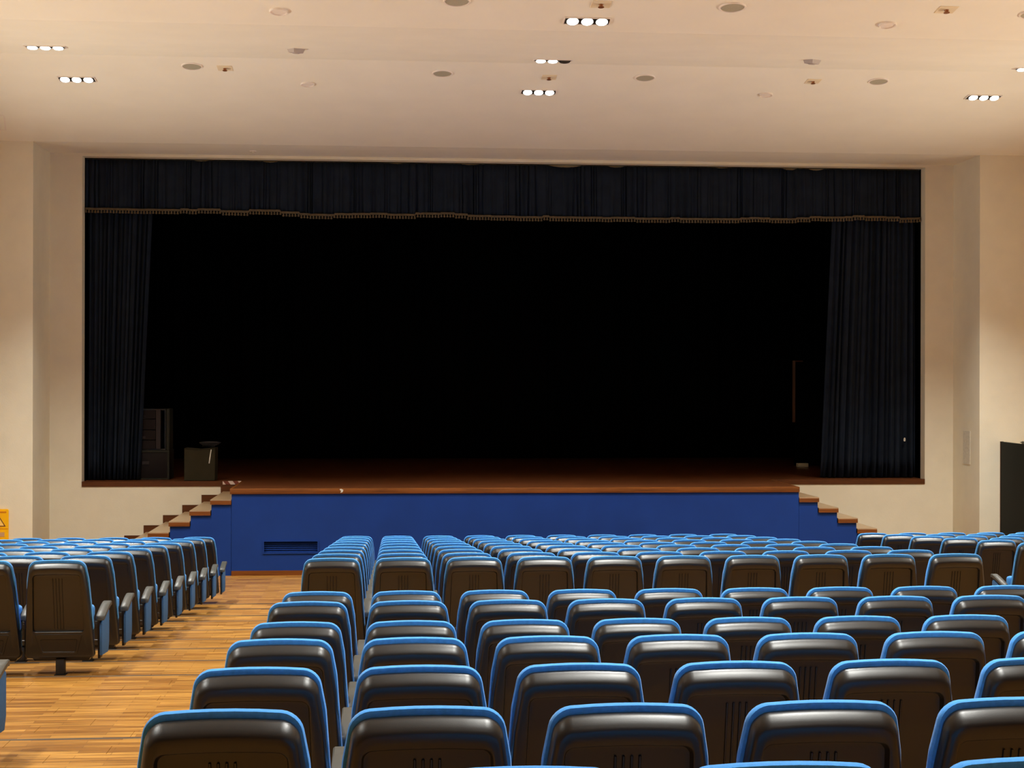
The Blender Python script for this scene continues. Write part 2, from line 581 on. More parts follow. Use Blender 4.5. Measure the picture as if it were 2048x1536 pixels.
def steps(sign, x_edge, label):
    root = empty('stage_steps', (x_edge, YA, 0), label, 'steps', 'steps up to the stage')
    # blue stepped side panel
    pts = [(0.0, 0.0)]
    n = 7
    ztop = ZS - RISE
    pts = [(0.001, 0.0), (0.001, ztop - 0.075)]
    for k in range(n):
        x = RUN * (k + 1)
        z = ZS - RISE * (k + 1) - 0.075
        if z < 0.02:
            z = 0.02
        pts.append((x - 0.012, z))
        zn = ZS - RISE * (k + 2) - 0.075
        pts.append((x - 0.012, max(zn, 0.0) if k < n - 1 else 0.0))
    clean = []
    for p in pts:
        if not clean or (abs(p[0] - clean[-1][0]) + abs(p[1] - clean[-1][1])) > 1e-5:
            clean.append(p)
    bm = bmesh.new()
    add_prism(bm, [(sign * p[0], p[1]) for p in clean], 'Y', 0.006, 0.04)
    finish('side_panel', bm, M['blue_panel'], root)
    for k in range(n):
        z = ZS - RISE * (k + 1)
        xa, xb = RUN * k + 0.002, RUN * (k + 1) + 0.006
        if sign < 0:
            xa, xb = -xb, -xa
        bm = bmesh.new()
        add_box(bm, xa, xb, -0.014, YW - YA - 0.02, z - 0.016, z)
        finish('tread', bm, M['tread_wood'], root)
        bm = bmesh.new()
        add_box(bm, xa, xb, -0.018, 0.006, z - 0.078, z - 0.0165)
        if sign > 0:
            add_box(bm, xb - 0.02, xb + 0.003, 0.006, YW - YA - 0.02, z - 0.078, z - 0.0165)
        else:
            add_box(bm, xa - 0.003, xa + 0.02, 0.006, YW - YA - 0.02, z - 0.078, z - 0.0165)
        finish('nosing_board', bm, M['trim_wood'], root)
        bm = bmesh.new()
        xr = sign * (RUN * (k + 1) - 0.022)
        add_box(bm, min(xr, xr + sign * 0.012), max(xr, xr + sign * 0.012), 0.041, YW - YA - 0.02, max(0.0, z - RISE), z - 0.08)
        finish('riser', bm, M['dark_wood'], root)
        if sign > 0:
            continue
        # skirting on the wall at the back of this step
        bm = bmesh.new()
        xa2, xb2 = sorted((sign * (RUN * k + 0.002), sign * (RUN * (k + 1) + 0.05)))
        add_box(bm, xa2, xb2, YW - YA - 0.0195, YW - YA - 0.001, z - 0.10, min(z + 0.115, OZ0 - 0.004))
        finish('wall_skirting', bm, M['dark_wood'], root)
    return root


steps(-1, AX0 - 0.004, 'wooden stage steps with blue side, at the end near the carton')
steps(1, AX1 + 0.004, 'wooden stage steps with blue side, at the end near the black door')

# red and white tape on the lip by the steps
tp = box_obj('warning_tape', M['tape'], None, -2.885, -2.57, YW - 0.020, YW - 0.0135, ZS - 0.055, ZS + 0.006)
tag(tp, 'red and white striped warning tape on the stage lip', 'tape')


# ------------------------------------------------------------------ curtains
def drape(name, mat, left, right, z0, z1, y, folds, amp, nz=8, nx=None, hem=None, topdip=None, seed=1, parent=None, lean=0.0, smooth=70):
    """pleated cloth; left/right are functions t->x, t is 0 at the bottom and 1 at the top"""
    rnd = random.Random(seed)
    nx = nx or folds * 8
    ph = [rnd.uniform(0, 6.28) for _ in range(6)]
    bm = bmesh.new()
    rows = []
    for j in range(nz + 1):
        t = j / nz
        row = []
        for i in range(nx + 1):
            s = i / nx
            x = left(t) + (right(t) - left(t)) * s
            g = s + 0.012 * math.sin(2 * math.pi * s * folds * 0.23 + ph[0]) + 0.006 * math.sin(2 * math.pi * s * folds * 0.61 + ph[1])
            a = amp * (0.75 + 0.35 * math.sin(2 * math.pi * s * folds * 0.17 + ph[2])) * (1.0 - 0.45 * t)
            wv = math.sin(2 * math.pi * g * folds + ph[3] + 0.5 * math.sin(3 * t + ph[4] + 9 * s))
            wv = math.copysign(abs(wv) ** 0.75, wv)
            yy = y - a * wv + 0.35 * a * math.sin(2 * math.pi * g * folds * 2.3 + ph[5])
            zb = z0 + (hem(x, s) if hem else 0.0)
            zt_ = z1 - (topdip(x) if topdip else 0.0)
            row.append(bm.verts.new((x, yy, zb + (zt_ - zb) * t)))
        rows.append(row)
    for j in range(nz):
        for i in range(nx):
            bm.faces.new((rows[j][i], rows[j][i + 1], rows[j + 1][i + 1], rows[j + 1][i]))
    o = finish(name, bm, mat, parent, smooth=smooth)
    md = o.modifiers.new('thickness', 'SOLIDIFY')
    md.thickness = 0.008
    md.offset = 1.0
    return o


lc = drape('stage_curtain', M['curtain'], lambda t: OX0 + 0.01, lambda t: -4.36 + 0.23 * t, ZS + 0.012, 6.72, YW + 0.40, 13, 0.062, nz=14, seed=3)
tag(lc, 'dark navy stage curtain gathered beside the carton and cases', 'curtain', 'stage side curtains')
rc = drape('stage_curtain', M['curtain'], lambda t: 7.77 + 0.24 * t, lambda t: OX1 - 0.045, ZS + 0.012, 6.72, YW + 0.40, 15, 0.066, nz=14, seed=5)
tag(rc, 'dark navy stage curtain with small white tag near its foot', 'curtain', 'stage side curtains')
bm = bmesh.new()
add_prism(bm, [(9.275, 2.075), (9.285, 2.062), (9.305, 2.062), (9.312, 2.09), (9.305, 2.125), (9.29, 2.13), (9.277, 2.11)], 'Y', YW + 0.30, YW + 0.306)
wt = finish('curtain_tag', bm, M['pale'], rc)

steps_hem = []
rh = random.Random(11)
xh = OX0
lvl = 0.0
while xh < OX1:
    steps_hem.append((xh, lvl))
    xh += rh.uniform(0.12, 0.5)
    lvl = max(-0.03, min(0.03, lvl + rh.uniform(-0.028, 0.028)))


def hem_level(x, s=0):
    v = 0.0
    for a, l in steps_hem:
        if a <= x:
            v = l
    sag = -0.045 * math.sin(math.pi * min(1, max(0, (x - OX0) / (OX1 - OX0)))) ** 0.8
    return v + sag


DIPS = [(3.08, 0.30, 0.036), (4.0, 0.15, 0.026), (7.14, 0.13, 0.03), (7.62, 0.14, 0.032), (-2.1, 0.14, 0.018), (-3.3, 0.12, 0.016), (1.4, 0.16, 0.014), (0.1, 0.12, 0.012), (5.9, 0.12, 0.012)]


def top_dip(x):
    d = 0.012
    for c, wd, dp in DIPS:
        u = (x - c) / wd
        if abs(u) < 1:
            d = max(d, dp * (1 - u * u) + 0.012)
    return d


val = empty('valance', (2.1, YW + 0.2, 6.98), 'gathered dark navy valance with gold fringe across the stage top', 'valance')
vz = 6.115
vf = drape('valance_cloth', M['curtain'], lambda t: OX0 + 0.012, lambda t: OX1 - 0.03, vz, 6.978, YW + 0.22, 92, 0.026, nz=5, nx=1100, hem=hem_level, topdip=top_dip, seed=9)
vf.parent = val
vf.location = (-2.1, -(YW + 0.2), -6.98)
# gold braid ribbon along the hem
bm = bmesh.new()
prev = None
nb = 900
for i in range(nb + 1):
    s = i / nb
    x = OX0 + 0.014 + (OX1 - 0.045 - OX0) * s
    z = vz + hem_level(x)
    y = YW + 0.178 + 0.008 * math.sin(x * 39) + 0.006 * math.sin(x * 17)
    cur = [bm.verts.new(p) for p in ((x, y, z + 0.008), (x, y - 0.012, z + 0.004), (x, y - 0.012, z - 0.028), (x, y, z - 0.032))]
    if prev:
        for k in range(3):
            bm.faces.new((prev[k], prev[k + 1], cur[k + 1], cur[k]))
        bm.faces.new((prev[3], prev[0], cur[0], cur[3]))
    prev = cur
o = finish('gold_braid', bm, M['gold'], val, smooth=30)
o.location = (-2.1, -(YW + 0.2), -6.98)
# tassels under it
bm = bmesh.new()
x = OX0 + 0.03
k = 0
while x < OX1 - 0.04:
    z = vz + hem_level(x) - 0.03
    y = YW + 0.172 + 0.008 * math.sin(x * 39) + 0.006 * math.sin(x * 17)
    add_box(bm, x - 0.012, x + 0.012, y - 0.010, y + 0.010, z - 0.046 - 0.008 * (k % 2), z)
    add_box(bm, x - 0.017, x + 0.017, y - 0.014, y + 0.014, z - 0.050, z - 0.028)
    x += 0.052
    k += 1
o = finish('fringe_tassels', bm, M['gold'], val, kind='stuff')
o.location = (-2.1, -(YW + 0.2), -6.98)
# pale track board that shows where the valance sags
tb = box_obj('curtain_track', M['cream'], None, OX0, OX1, YW + 0.285, YW + 0.31, 6.80, 6.984)
tag(tb, 'cream curtain track board glimpsed above the sagging valance', 'curtain track')

bd = drape('backdrop_curtain', M['black'], lambda t: SX0 + 0.3, lambda t: SX1 - 0.3, ZS + 0.02, 9.0, SY1 - 0.7, 60, 0.05, nz=3, seed=21)
tag(bd, 'black backdrop curtain at the back of the dark stage', 'curtain')

# ------------------------------------------------------------------ things on the stage
# cardboard carton with a coil of cable on it
ct = empty('carton', (-3.29, YW + 0.33, ZS + 0.004), 'brown cardboard carton standing near the stage edge with cable on top', 'box')
bm = bmesh.new()
add_prism(bm, [(-0.27, 0.0), (0.255, 0.0), (0.262, 0.56), (0.10, 0.552), (-0.05, 0.538), (-0.268, 0.556)], 'Y', -0.22, 0.22)
bevel_all(bm, 0.006, 1)
finish('carton_body', bm, M['carton'], ct)
bm = bmesh.new()
add_prism(bm, [(-0.268, 0.556), (-0.03, 0.535), (-0.03, 0.541), (-0.268, 0.563)], 'Y', -0.226, 0.21)
add_prism(bm, [(0.262, 0.56), (0.0, 0.54), (0.0, 0.546), (0.262, 0.568)], 'Y', -0.226, 0.21)
finish('flap', bm, M['carton'], ct)
bm = bmesh.new()
add_prism(bm, [(0.150, 0.30), (0.165, 0.30), (0.178, 0.38), (0.188, 0.46), (0.20, 0.54), (0.185, 0.54), (0.172, 0.46), (0.160, 0.385)], 'Y', -0.2245, -0.2215)
finish('tape_strip', bm, M['pale'], ct)
cb = bmesh.new()
rc_ = random.Random(4)
for k in range(5):
    n = 26
    ring = []
    r0 = 0.10 + 0.02 * k
    for i in range(n):
        a = 2 * math.pi * i / n
        c = Vector(((r0 + 0.015 * math.sin(3 * a + k)) * math.cos(a) + 0.01 * k, (r0 * 0.75) * math.sin(a), 0.015 + 0.016 * k + 0.006 * math.sin(2 * a + k)))
        rad = Vector((math.cos(a), math.sin(a), 0))
        ring.append([cb.verts.new(c + 0.009 * (math.cos(b) * rad + math.sin(b) * Vector((0, 0, 1)))) for b in (0, 1.57, 3.14, 4.71)])
    for i in range(n):
        for j in range(4):
            cb.faces.new((ring[i][j], ring[(i + 1) % n][j], ring[(i + 1) % n][(j + 1) % 4], ring[i][(j + 1) % 4]))
co = finish('cable_coil', cb, M['cable'], None, smooth=60)
co.location = (-3.17, YW + 0.33, ZS + 0.580)
tag(co, 'loose black cable coil lying on the brown carton', 'cable')

# equipment cases beside the curtain
rk = empty('road_case', (-4.24, YW + 0.75, ZS + 0.004), 'dark brown road case at floor level half behind the curtain', 'case')
box_obj('case_body', M['case_body'], rk, -0.36, 0.355, -0.24, 0.30, 0.0, 0.50, 0.01)
bm = bmesh.new()
for a, b, c, d in ((-0.365, 0.37, 0.475, 0.512), (-0.365, 0.37, 0.0, 0.022), (0.335, 0.37, 0.022, 0.475), (-0.365, -0.33, 0.022, 0.475)):
    add_box(bm, a, b, -0.25, 0.31, c, d)
finish('edge_rail', bm, M['case_edge'], rk)
bm = bmesh.new()
add_box(bm, -0.10, 0.02, -0.248, -0.24, 0.26, 0.32)
add_box(bm, -0.08, 0.0, -0.254, -0.248, 0.275, 0.305)
finish('catch', bm, M['case_grey'], rk)
r2 = empty('equipment_rack', (-4.24, YW + 0.75, ZS + 0.519), 'dark equipment rack stacked on the road case beside the curtain', 'rack')
bm = bmesh.new()
add_box(bm, -0.36, 0.34, 0.22, 0.29, 0.0, 0.72)
add_box(bm, -0.36, -0.34, -0.22, 0.22, 0.0, 0.72)
add_box(bm, 0.285, 0.30, -0.20, 0.22, 0.0, 0.72)
add_box(bm, -0.34, 0.285, -0.20, 0.22, 0.70, 0.72)
add_box(bm, -0.34, 0.285, -0.20, 0.22, 0.0, 0.02)
finish('rack_cabinet', bm, M['iron'], r2)
for z0, z1 in ((0.02, 0.17), (0.18, 0.35), (0.36, 0.54), (0.55, 0.70)):
    u = box_obj('rack_unit', M['case_body'], r2, -0.33, 0.13, -0.23, 0.1, z0, z1, 0.004, 1)
for z0, z1 in ((0.20, 0.245), (0.545, 0.565), (0.585, 0.605)):
    box_obj('rack_label', M['case_grey'], r2, -0.115, -0.045, -0.236, -0.231, z0, z1)
box_obj('grey_rail', M['case_grey'], r2, 0.135, 0.215, -0.235, 0.1, 0.02, 0.715, 0.004, 1)
box_obj('olive_edge', M['case_edge'], r2, 0.315, 0.37, -0.235, 0.22, 0.0, 0.725, 0.004, 1)

# black scenery flat with a brown edge
fl = empty('scenery_flat', (8.75, 31.0, ZS + 0.004), 'black scenery flat with brown upper edging, deep on the stage', 'scenery')
box_obj('flat_board', M['black'], fl, -0.34, 0.42, 0.0, 0.05, 0.0, 2.17)
box_obj('flat_edging', M['pole_wood'], fl, -0.375, -0.335, -0.02, 0.055, 0.905, 2.19)
box_obj('flat_edging', M['dark_wood'], fl, -0.335, -0.17, -0.01, 0.055, 2.165, 2.19)
box_obj('flat_brace', M['black'], fl, 0.0, 0.05, 0.05, 0.55, 0.0, 0.05)
blk = box_obj('foot_block', M['cream'], None, 8.36, 8.58, 30.55, 30.70, ZS, ZS + 0.075, 0.008)
tag(blk, 'small cream block on the dark stage boards beside the scenery flat', 'block')

# ------------------------------------------------------------------ yellow board and black door
sg = empty('caution_sign', (-6.345, YP - 0.02, 0.519), 'yellow caution board with warning triangle on the cream wall', 'sign')
bm = bmesh.new()


def round_rect(x0, x1, z0, z1, r, k=4):
    pts = []
    for cx, cz, a0 in ((x1 - r, z1 - r, 0), (x0 + r, z1 - r, 90), (x0 + r, z0 + r, 180), (x1 - r, z0 + r, 270)):
        for i in range(k + 1):
            a = math.radians(a0 + 90 * i / k)
            pts.append((cx + r * math.cos(a), cz + r * math.sin(a)))
    return pts


add_prism(bm, round_rect(-0.15, 0.15, 0.0, 0.513, 0.022), 'Y', -0.014, 0.014)
finish('sign_board', bm, M['yellow'], sg)
bm = bmesh.new()
add_prism(bm, round_rect(-0.118, 0.118, 0.452, 0.476, 0.008), 'Y', -0.017, -0.014)
add_prism(bm, round_rect(-0.145, 0.145, 0.190, 0.197, 0.002), 'Y', -0.017, -0.014)
finish('sign_band', bm, M['orange'], sg)
bm = bmesh.new()
o_ = [(-0.108, 0.232), (0.108, 0.232), (0.0, 0.405)]
i_ = [(-0.085, 0.245), (0.085, 0.245), (0.0, 0.383)]
ov = [[bm.verts.new((p[0], y, p[1])) for p in o_] for y in (-0.018, -0.0135)]
iv = [[bm.verts.new((p[0], y, p[1])) for p in i_] for y in (-0.018, -0.0135)]
for i in range(3):
    j = (i + 1) % 3
    bm.faces.new((ov[0][i], ov[0][j], iv[0][j], iv[0][i]))
    bm.faces.new((ov[0][i], ov[1][i], ov[1][j], ov[0][j]))
    bm.faces.new((iv[0][i], iv[0][j], iv[1][j], iv[1][i]))
add_prism(bm, [(-0.012, 0.345), (0.012, 0.345), (0.007, 0.285), (-0.007, 0.285)], 'Y', -0.018, -0.0135)
add_prism(bm, round_rect(-0.010, 0.010, 0.257, 0.276, 0.006), 'Y', -0.018, -0.0135)
finish('warning_triangle', bm, M['sign_ink'], sg)
bm = bmesh.new()
add_prism(bm, i_, 'Y', -0.0155, -0.0135)
finish('triangle_fill', bm, M['sign_pale'], sg)
bm = bmesh.new()
add_prism(bm, round_rect(-0.088, 0.088, 0.065, 0.137, 0.004), 'Y', -0.017, -0.014)
finish('sign_label', bm, M['sign_tan'], sg)

door = empty('door_1', (10.44, YP - 0.03, 0.0))
door.rotation_euler = (0, 0, math.radians(-4.6))
tag(door, 'black door standing open against the cream wall', kind='structure')
# leaf runs from the hinge toward the seats
box_obj('door_leaf', M['black_door'], door, 0.0, 0.045, -1.45, 0.0, 0.01, 2.115, 0.004, 1)
box_obj('door_edge', M['dark_wood'], door, -0.004, 0.049, 0.0, 0.018, 0.01, 2.118)
bm = bmesh.new()
add_box(bm, -0.02, 0.06, -1.40, -1.12, 2.118, 2.165)
add_box(bm, 0.0, 0.03, -1.14, -0.98, 2.135, 2.15)
bevel_all(bm, 0.008, 1)
finish('door_closer', bm, M['olive'], door)


# ------------------------------------------------------------------ ceiling fittings
def slope_at(y):
    return math.atan2(ceiling_z(y + 0.05) - ceiling_z(y - 0.05), 0.1)


lights = []


def lamp_fixture(x, y, label, off=()):
    a = slope_at(y)
    root = empty('ceiling_light', (x, y, ceiling_z(y)), label, 'ceiling light', 'three-lamp ceiling lights', rot=(a, 0, 0))
    bm = bmesh.new()
    for p in ((-0.262, 0.262, -0.105, -0.092), (-0.262, 0.262, 0.092, 0.105), (-0.262, -0.25, -0.092, 0.092), (0.25, 0.262, -0.092, 0.092)):
        add_box(bm, p[0], p[1], p[2], p[3], -0.012, 0.002)
    finish('light_frame', bm, M['white_trim'], root)
    box_obj('light_housing', M['housing'], root, -0.25, 0.25, -0.092, 0.092, -0.006, 0.002)
    tilt = Matrix.Rotation(math.radians(-16), 3, 'X')
    for i in range(3):
        cx = (-0.163, 0.0, 0.163)[i]
        bm = bmesh.new()
        add_cyl(bm, (cx, -0.022, -0.022), 0.076, 0.076, 0.03, 20, rot=tilt)
        ring = finish('lamp_ring', bm, M['housing'], root)
        bm = bmesh.new()
        add_cyl(bm, (cx, -0.0225, -0.0245), 0.066, 0.066, 0.003, 20, rot=tilt)
        finish('lamp', bm, M['lampoff'] if i in off else M['lampglass'], root)
    return root


lamp_fixture(-4.45, 19.97, 'three-lamp ceiling light on the rising slope above the yellow sign side')
lamp_fixture(-4.47, 22.03, 'three-lamp ceiling light nearest the stage above the yellow sign side')
lamp_fixture(2.17, 16.70, 'largest looking three-lamp ceiling light, over the middle block')
lamp_fixture(2.19, 20.47, 'slim looking middle ceiling light with one of three lamps dark', off=(2,))
lamp_fixture(2.17, 22.24, 'three-lamp ceiling light nearest the middle of the stage')
lamp_fixture(8.88, 22.12, 'three-lamp ceiling light nearest the stage on the black door side')
lamp_fixture(8.88, 20.36, 'three-lamp ceiling light on the rising slope above the black door side')


def ceiling_disc(name, x, y, r, h, mat_rim, mat_face, label, cat, group, face_part):
    root = empty(name, (x, y, ceiling_z(y)), label, cat, group, rot=(slope_at(y), 0, 0))
    bm = bmesh.new()
    n = 28
    prof_ = [(r, 0.002), (r, -h * 0.5), (r * 0.97, -h), (r * 0.88, -h), (r * 0.87, -h * 0.55)]
    rings = [[bm.verts.new((pr * math.cos(2 * math.pi * i / n), pr * math.sin(2 * math.pi * i / n), z)) for i in range(n)] for pr, z in prof_]
    for k in range(len(rings) - 1):
        for i in range(n):
            bm.faces.new((rings[k][i], rings[k][(i + 1) % n], rings[k + 1][(i + 1) % n], rings[k + 1][i]))
    bmesh.ops.recalc_face_normals(bm, faces=bm.faces)
    finish('rim', bm, mat_rim, root, smooth=40)
    bm = bmesh.new()
    add_cyl(bm, (0, 0, -h * 0.55), r * 0.872, r * 0.872, 0.004, n)
    finish(face_part, bm, mat_face, root)
    return root


SPK = [(-2.767, 21.384, 'round grey ceiling speaker in the far row, nearest the yellow sign side'),
       (0.727, 21.49, 'round grey ceiling speaker in the far row, second from the yellow sign side'),
       (3.638, 21.52, 'round grey ceiling speaker in the far row, third from the yellow sign side'),
       (7.059, 21.486, 'round grey ceiling speaker in the far row, on the black door side'),
       (0.70, 16.19, 'round grey ceiling speaker cut off by the top edge of the view'),
       (3.694, 16.186, 'large looking round grey ceiling speaker beside the near three-lamp light'),
       (7.06, 16.194, 'round grey ceiling speaker cut off at the black door side')]
for x, y, lb in SPK:
    ceiling_disc('ceiling_speaker', x, y, 0.148, 0.014, M['white_trim'], M['grille'], lb, 'speaker', 'round ceiling speakers', 'speaker_grille')
DET = [(-1.222, 16.606, 'faint round ceiling plate ahead of the small grey vent'),
       (-1.206, 22.074, 'faint round ceiling plate behind the small grey vent, towards the stage'),
       (5.574, 22.188, 'faint round ceiling plate closest to the stage, on the black door side'),
       (5.561, 16.614, 'faint round ceiling plate near the top of the view, black door side')]
for x, y, lb in DET:
    ceiling_disc('smoke_detector', x, y, 0.10, 0.022, M['white_trim'], M['white_trim'], lb, 'detector', 'round ceiling plates', 'detector_face')
SPR = [(-2.319, 21.446, 'brown sprinkler head on yellowed plate beside the far round speaker, yellow sign side'),
       (2.257, 21.583, 'brown sprinkler head on yellowed plate just behind the middle light'),
       (6.105, 21.543, 'brown sprinkler head on yellowed plate in the far row, black door side'),
       (6.057, 16.122, 'brown sprinkler head on yellowed plate near the top, black door side'),
       (2.255, 16.186, 'brown sprinkler head on yellowed plate above the near middle light')]
for x, y, lb in SPR:
    root = empty('sprinkler', (x, y, ceiling_z(y)), lb, 'sprinkler', 'ceiling sprinklers', rot=(slope_at(y), 0, 0))
    box_obj('cover_plate', M['escutcheon'], root, -0.105, 0.105, -0.105, 0.105, -0.006, 0.002, 0.003, 1)
    bm = bmesh.new()
    add_cyl(bm, (0, 0, -0.03), 0.018, 0.026, 0.026, 12)
    add_cyl(bm, (0, 0, -0.038), 0.034, 0.034, 0.004, 12)
    finish('sprinkler_head', bm, M['brass'], root)
for x, y, lb in ((-1.223, 19.665, 'small grey vent on the rising ceiling slope, yellow sign side'), (5.591, 19.779, 'small grey vent on the rising ceiling slope, black door side')):
    root = empty('ceiling_vent', (x, y, ceiling_z(y)), lb, 'vent', 'small ceiling vents', rot=(slope_at(y), 0, math.radians(35)))
    bm = bmesh.new()
    v, fs = add_box(bm, -0.085, 0.085, -0.085, 0.085, -0.05, 0.004)
    for q in v[:4]:
        q.co.x *= 0.8
        q.co.y *= 0.8
    finish('vent_body', bm, M['grey_fit'], root)
    bm = bmesh.new()
    add_cyl(bm, (0, 0, -0.058), 0.045, 0.05, 0.01, 16)
    finish('vent_face', bm, M['grey_fit'], root)
# hatch outlines at both sides of the ceiling
for x, y, rz, lb in ((-6.42, 24.15, 0.22, 'square ceiling hatch at the edge of view above the yellow sign'), (10.98, 24.25, -0.3, 'square ceiling hatch at the edge of view above the black door')):
    root = empty('ceiling_hatch', (x, y, ceiling_z(y)), lb, 'hatch', 'ceiling hatches', rot=(slope_at(y), 0, rz))
    bm = bmesh.new()
    s_ = 0.42
    for p in ((-s_, s_, -s_, -s_ + 0.025), (-s_, s_, s_ - 0.025, s_), (-s_, -s_ + 0.025, -s_, s_), (s_ - 0.025, s_, -s_, s_)):
        add_box(bm, *p, -0.012, 0.004)
    finish('hatch_frame', bm, M['white_trim'], root)
    box_obj('hatch_panel', M['ceiling'], root, -s_ + 0.03, s_ - 0.03, -s_ + 0.03, s_ - 0.03, -0.006, 0.003)
# a small white sprinkler under the recess soffit
root = empty('sprinkler', (-2.33, 25.95, 7.032), 'small white sprinkler under the soffit above the valance', 'sprinkler')
bm = bmesh.new()
add_cyl(bm, (0, 0, -0.012), 0.055, 0.06, 0.014, 16)
finish('cover_plate', bm, M['white_trim'], root)
bm = bmesh.new()
add_cyl(bm, (0, 0, -0.035), 0.016, 0.02, 0.024, 10)
finish('sprinkler_head', bm, M['pale'], root)


# ------------------------------------------------------------------ the auditorium seat
LEAN = 0.19


def fillet(poly, rad, k):
    """round the corners of a convex polygon (list of (x,z)); same number of points whatever the sizes"""
    out = []
    n = len(poly)
    for i in range(n):
        p = Vector(poly[i])
        a = Vector(poly[i - 1]) - p
        b = Vector(poly[(i + 1) % n]) - p
        a.normalize()
        b.normalize()
        half = math.acos(max(-1, min(1, a.dot(b)))) / 2
        d = rad[i] / math.tan(half)
        c = p + (a + b).normalized() * (rad[i] / math.sin(half))
        s = p + a * d - c
        e = p + b * d - c
        ang0 = math.atan2(s.y, s.x)
        ang1 = math.atan2(e.y, e.x)
        da = ang1 - ang0
        while da > math.pi:
            da -= 2 * math.pi
        while da < -math.pi:
            da += 2 * math.pi
        for j in range(k + 1):
            t = ang0 + da * j / k
            out.append((c.x + rad[i] * math.cos(t), c.y + rad[i] * math.sin(t)))
    return out


KS = 6          # points per corner
EX = 4          # extra points on top and bottom edges


def seat_loop(ht, hb, z0, z1, rt, rb, crown, depth, shoulder=0.0):
    # order: top-right, top-left, bottom-left, bottom-right (counter-clockwise seen from the rear it does not matter)
    zm = z1 - 0.20 * (z1 - z0) / 0.774
    sl = (hb - ht) / (z1 - z0)
    hm = ht + sl * (z1 - zm)
    ht = ht - shoulder
    pts = fillet([(ht, z1), (-ht, z1), (-hm, zm), (-hb, z0), (hb, z0), (hm, zm)], [rt, rt, 0.25 if shoulder else 0.02, rb, rb, 0.25 if shoulder else 0.02], KS)
    seg = KS + 1
    out = []
    for c in range(6):
        cur = pts[c * seg:(c + 1) * seg]
        nxt = pts[((c + 1) % 6) * seg]
        out += cur
        m = EX if c in (0, 3) else 1
        for j in range(1, m + 1):
            t = j / (m + 1)
            out.append((cur[-1][0] + (nxt[0] - cur[-1][0]) * t, cur[-1][1] + (nxt[1] - cur[-1][1]) * t))
    res = []
    for x, z in out:
        zz = z
        tz = (z - (z1 - rt * 1.2)) / (rt * 1.2)
        if tz > 0:
            zz += crown * tz * (1 - (x / ht) ** 2)
        y = depth - 0.03 + (CH - zz) * LEAN
        res.append((x, y, zz))
    return res


def loft(loops, cap0=False, cap1=False):
    bm = bmesh.new()
    V = [[bm.verts.new(p) for p in lp] for lp in loops]
    n = len(V[0])
    for k in range(len(V) - 1):
        for i in range(n):
            j = (i + 1) % n
            bm.faces.new((V[k][i], V[k][j], V[k + 1][j], V[k + 1][i]))
    if cap0:
        bm.faces.new(V[0])
    if cap1:
        bm.faces.new(V[-1][::-1])
    bmesh.ops.recalc_face_normals(bm, faces=bm.faces)
    return bm


def S(z):   # half width of the shell at height z
    return 0.281 - (z - 0.12) * 0.0655


ZT, ZB = 0.917, 0.143


def shell_outline(inset, depth, drop=None):
    drop = inset if drop is None else drop
    return seat_loop(S(ZT) - inset, S(ZB) - inset, ZB + inset, ZT - drop, max(0.02, 0.056 - inset * 0.7), max(0.008, 0.035 - inset * 0.6), 0.010, depth, 0.017)


proto = empty('theatre_seat', (0, 0, 0))
loops = [shell_outline(0.004, 0.012), shell_outline(0.0, 0.0), shell_outline(0.0, -0.010, 0.001), shell_outline(0.0005, -0.020, 0.006), shell_outline(0.001, -0.031, 0.014), shell_outline(0.003, -0.041, 0.023),
         shell_outline(0.007, -0.049, 0.032), shell_outline(0.012, -0.054, 0.040), shell_outline(0.018, -0.056, 0.047), shell_outline(0.027, -0.0562, 0.056),
         seat_loop(0.190, 0.206, 0.362, 0.836, 0.030, 0.022, 0.006, -0.0562),
         seat_loop(0.187, 0.203, 0.365, 0.833, 0.028, 0.020, 0.006, -0.054),
         seat_loop(0.181, 0.197, 0.371, 0.826, 0.026, 0.018, 0.006, -0.026),
         seat_loop(0.174, 0.190, 0.378, 0.819, 0.024, 0.016, 0.006, -0.024)]
back_shell = finish('back_shell', loft(loops, True, True), M['shell'], proto, smooth=38)


def yl(depth, z):
    return depth - 0.03 + (CH - z) * LEAN


# fine ribs in the recessed panel
bm = bmesh.new()
for x in (-0.036, -0.012, 0.012, 0.036):
    for hw, d0, d1 in ((0.004, -0.029, -0.023),):
        vs = []
        for z in (0.385, 0.80):
            vs.append([bm.verts.new((x + sx * hw * m, yl(d, z), z)) for sx, d, m in ((-1, d1, 1.3), (-1, d0, 0.6), (1, d0, 0.6), (1, d1, 1.3))])
        for i in range(3):
            bm.faces.new((vs[0][i], vs[0][i + 1], vs[1][i + 1], vs[1][i]))
bmesh.ops.recalc_face_normals(bm, faces=bm.faces)
finish('back_ribs', bm, M['shell'], proto)
# raised lower panel with its grooves
bm = bmesh.new()
lp = [[(x, yl(d, z), z) for x, z in fillet(p, [0.012] * 4, 3)] for p, d in (
    ([(0.192, 0.348), (-0.192, 0.348), (-0.142, 0.182), (0.142, 0.182)], -0.0545),
    ([(0.188, 0.345), (-0.188, 0.345), (-0.139, 0.185), (0.139, 0.185)], -0.0610),
    ([(0.180, 0.338), (-0.180, 0.338), (-0.134, 0.192), (0.134, 0.192)], -0.0630),
    ([(0.150, 0.304), (-0.150, 0.304), (-0.130, 0.197), (0.130, 0.197)], -0.0625),
    ([(0.146, 0.299), (-0.146, 0.299), (-0.127, 0.201), (0.127, 0.201)], -0.0570))]
bm = loft(lp, False, True)
finish('lower_panel', bm, M['shell'], proto, smooth=30)
# blue back cushion that wraps the rim
G, GT = 0.0065, 0.0215


def cush(inset, depth):
    z0, z1 = 0.36, ZT + GT
    return seat_loop(S(ZT) + G - inset, S(z0) + G - inset, z0 + inset, z1 - inset, max(0.02, 0.064 - inset * 0.7), 0.03, 0.0115, depth, 0.017)


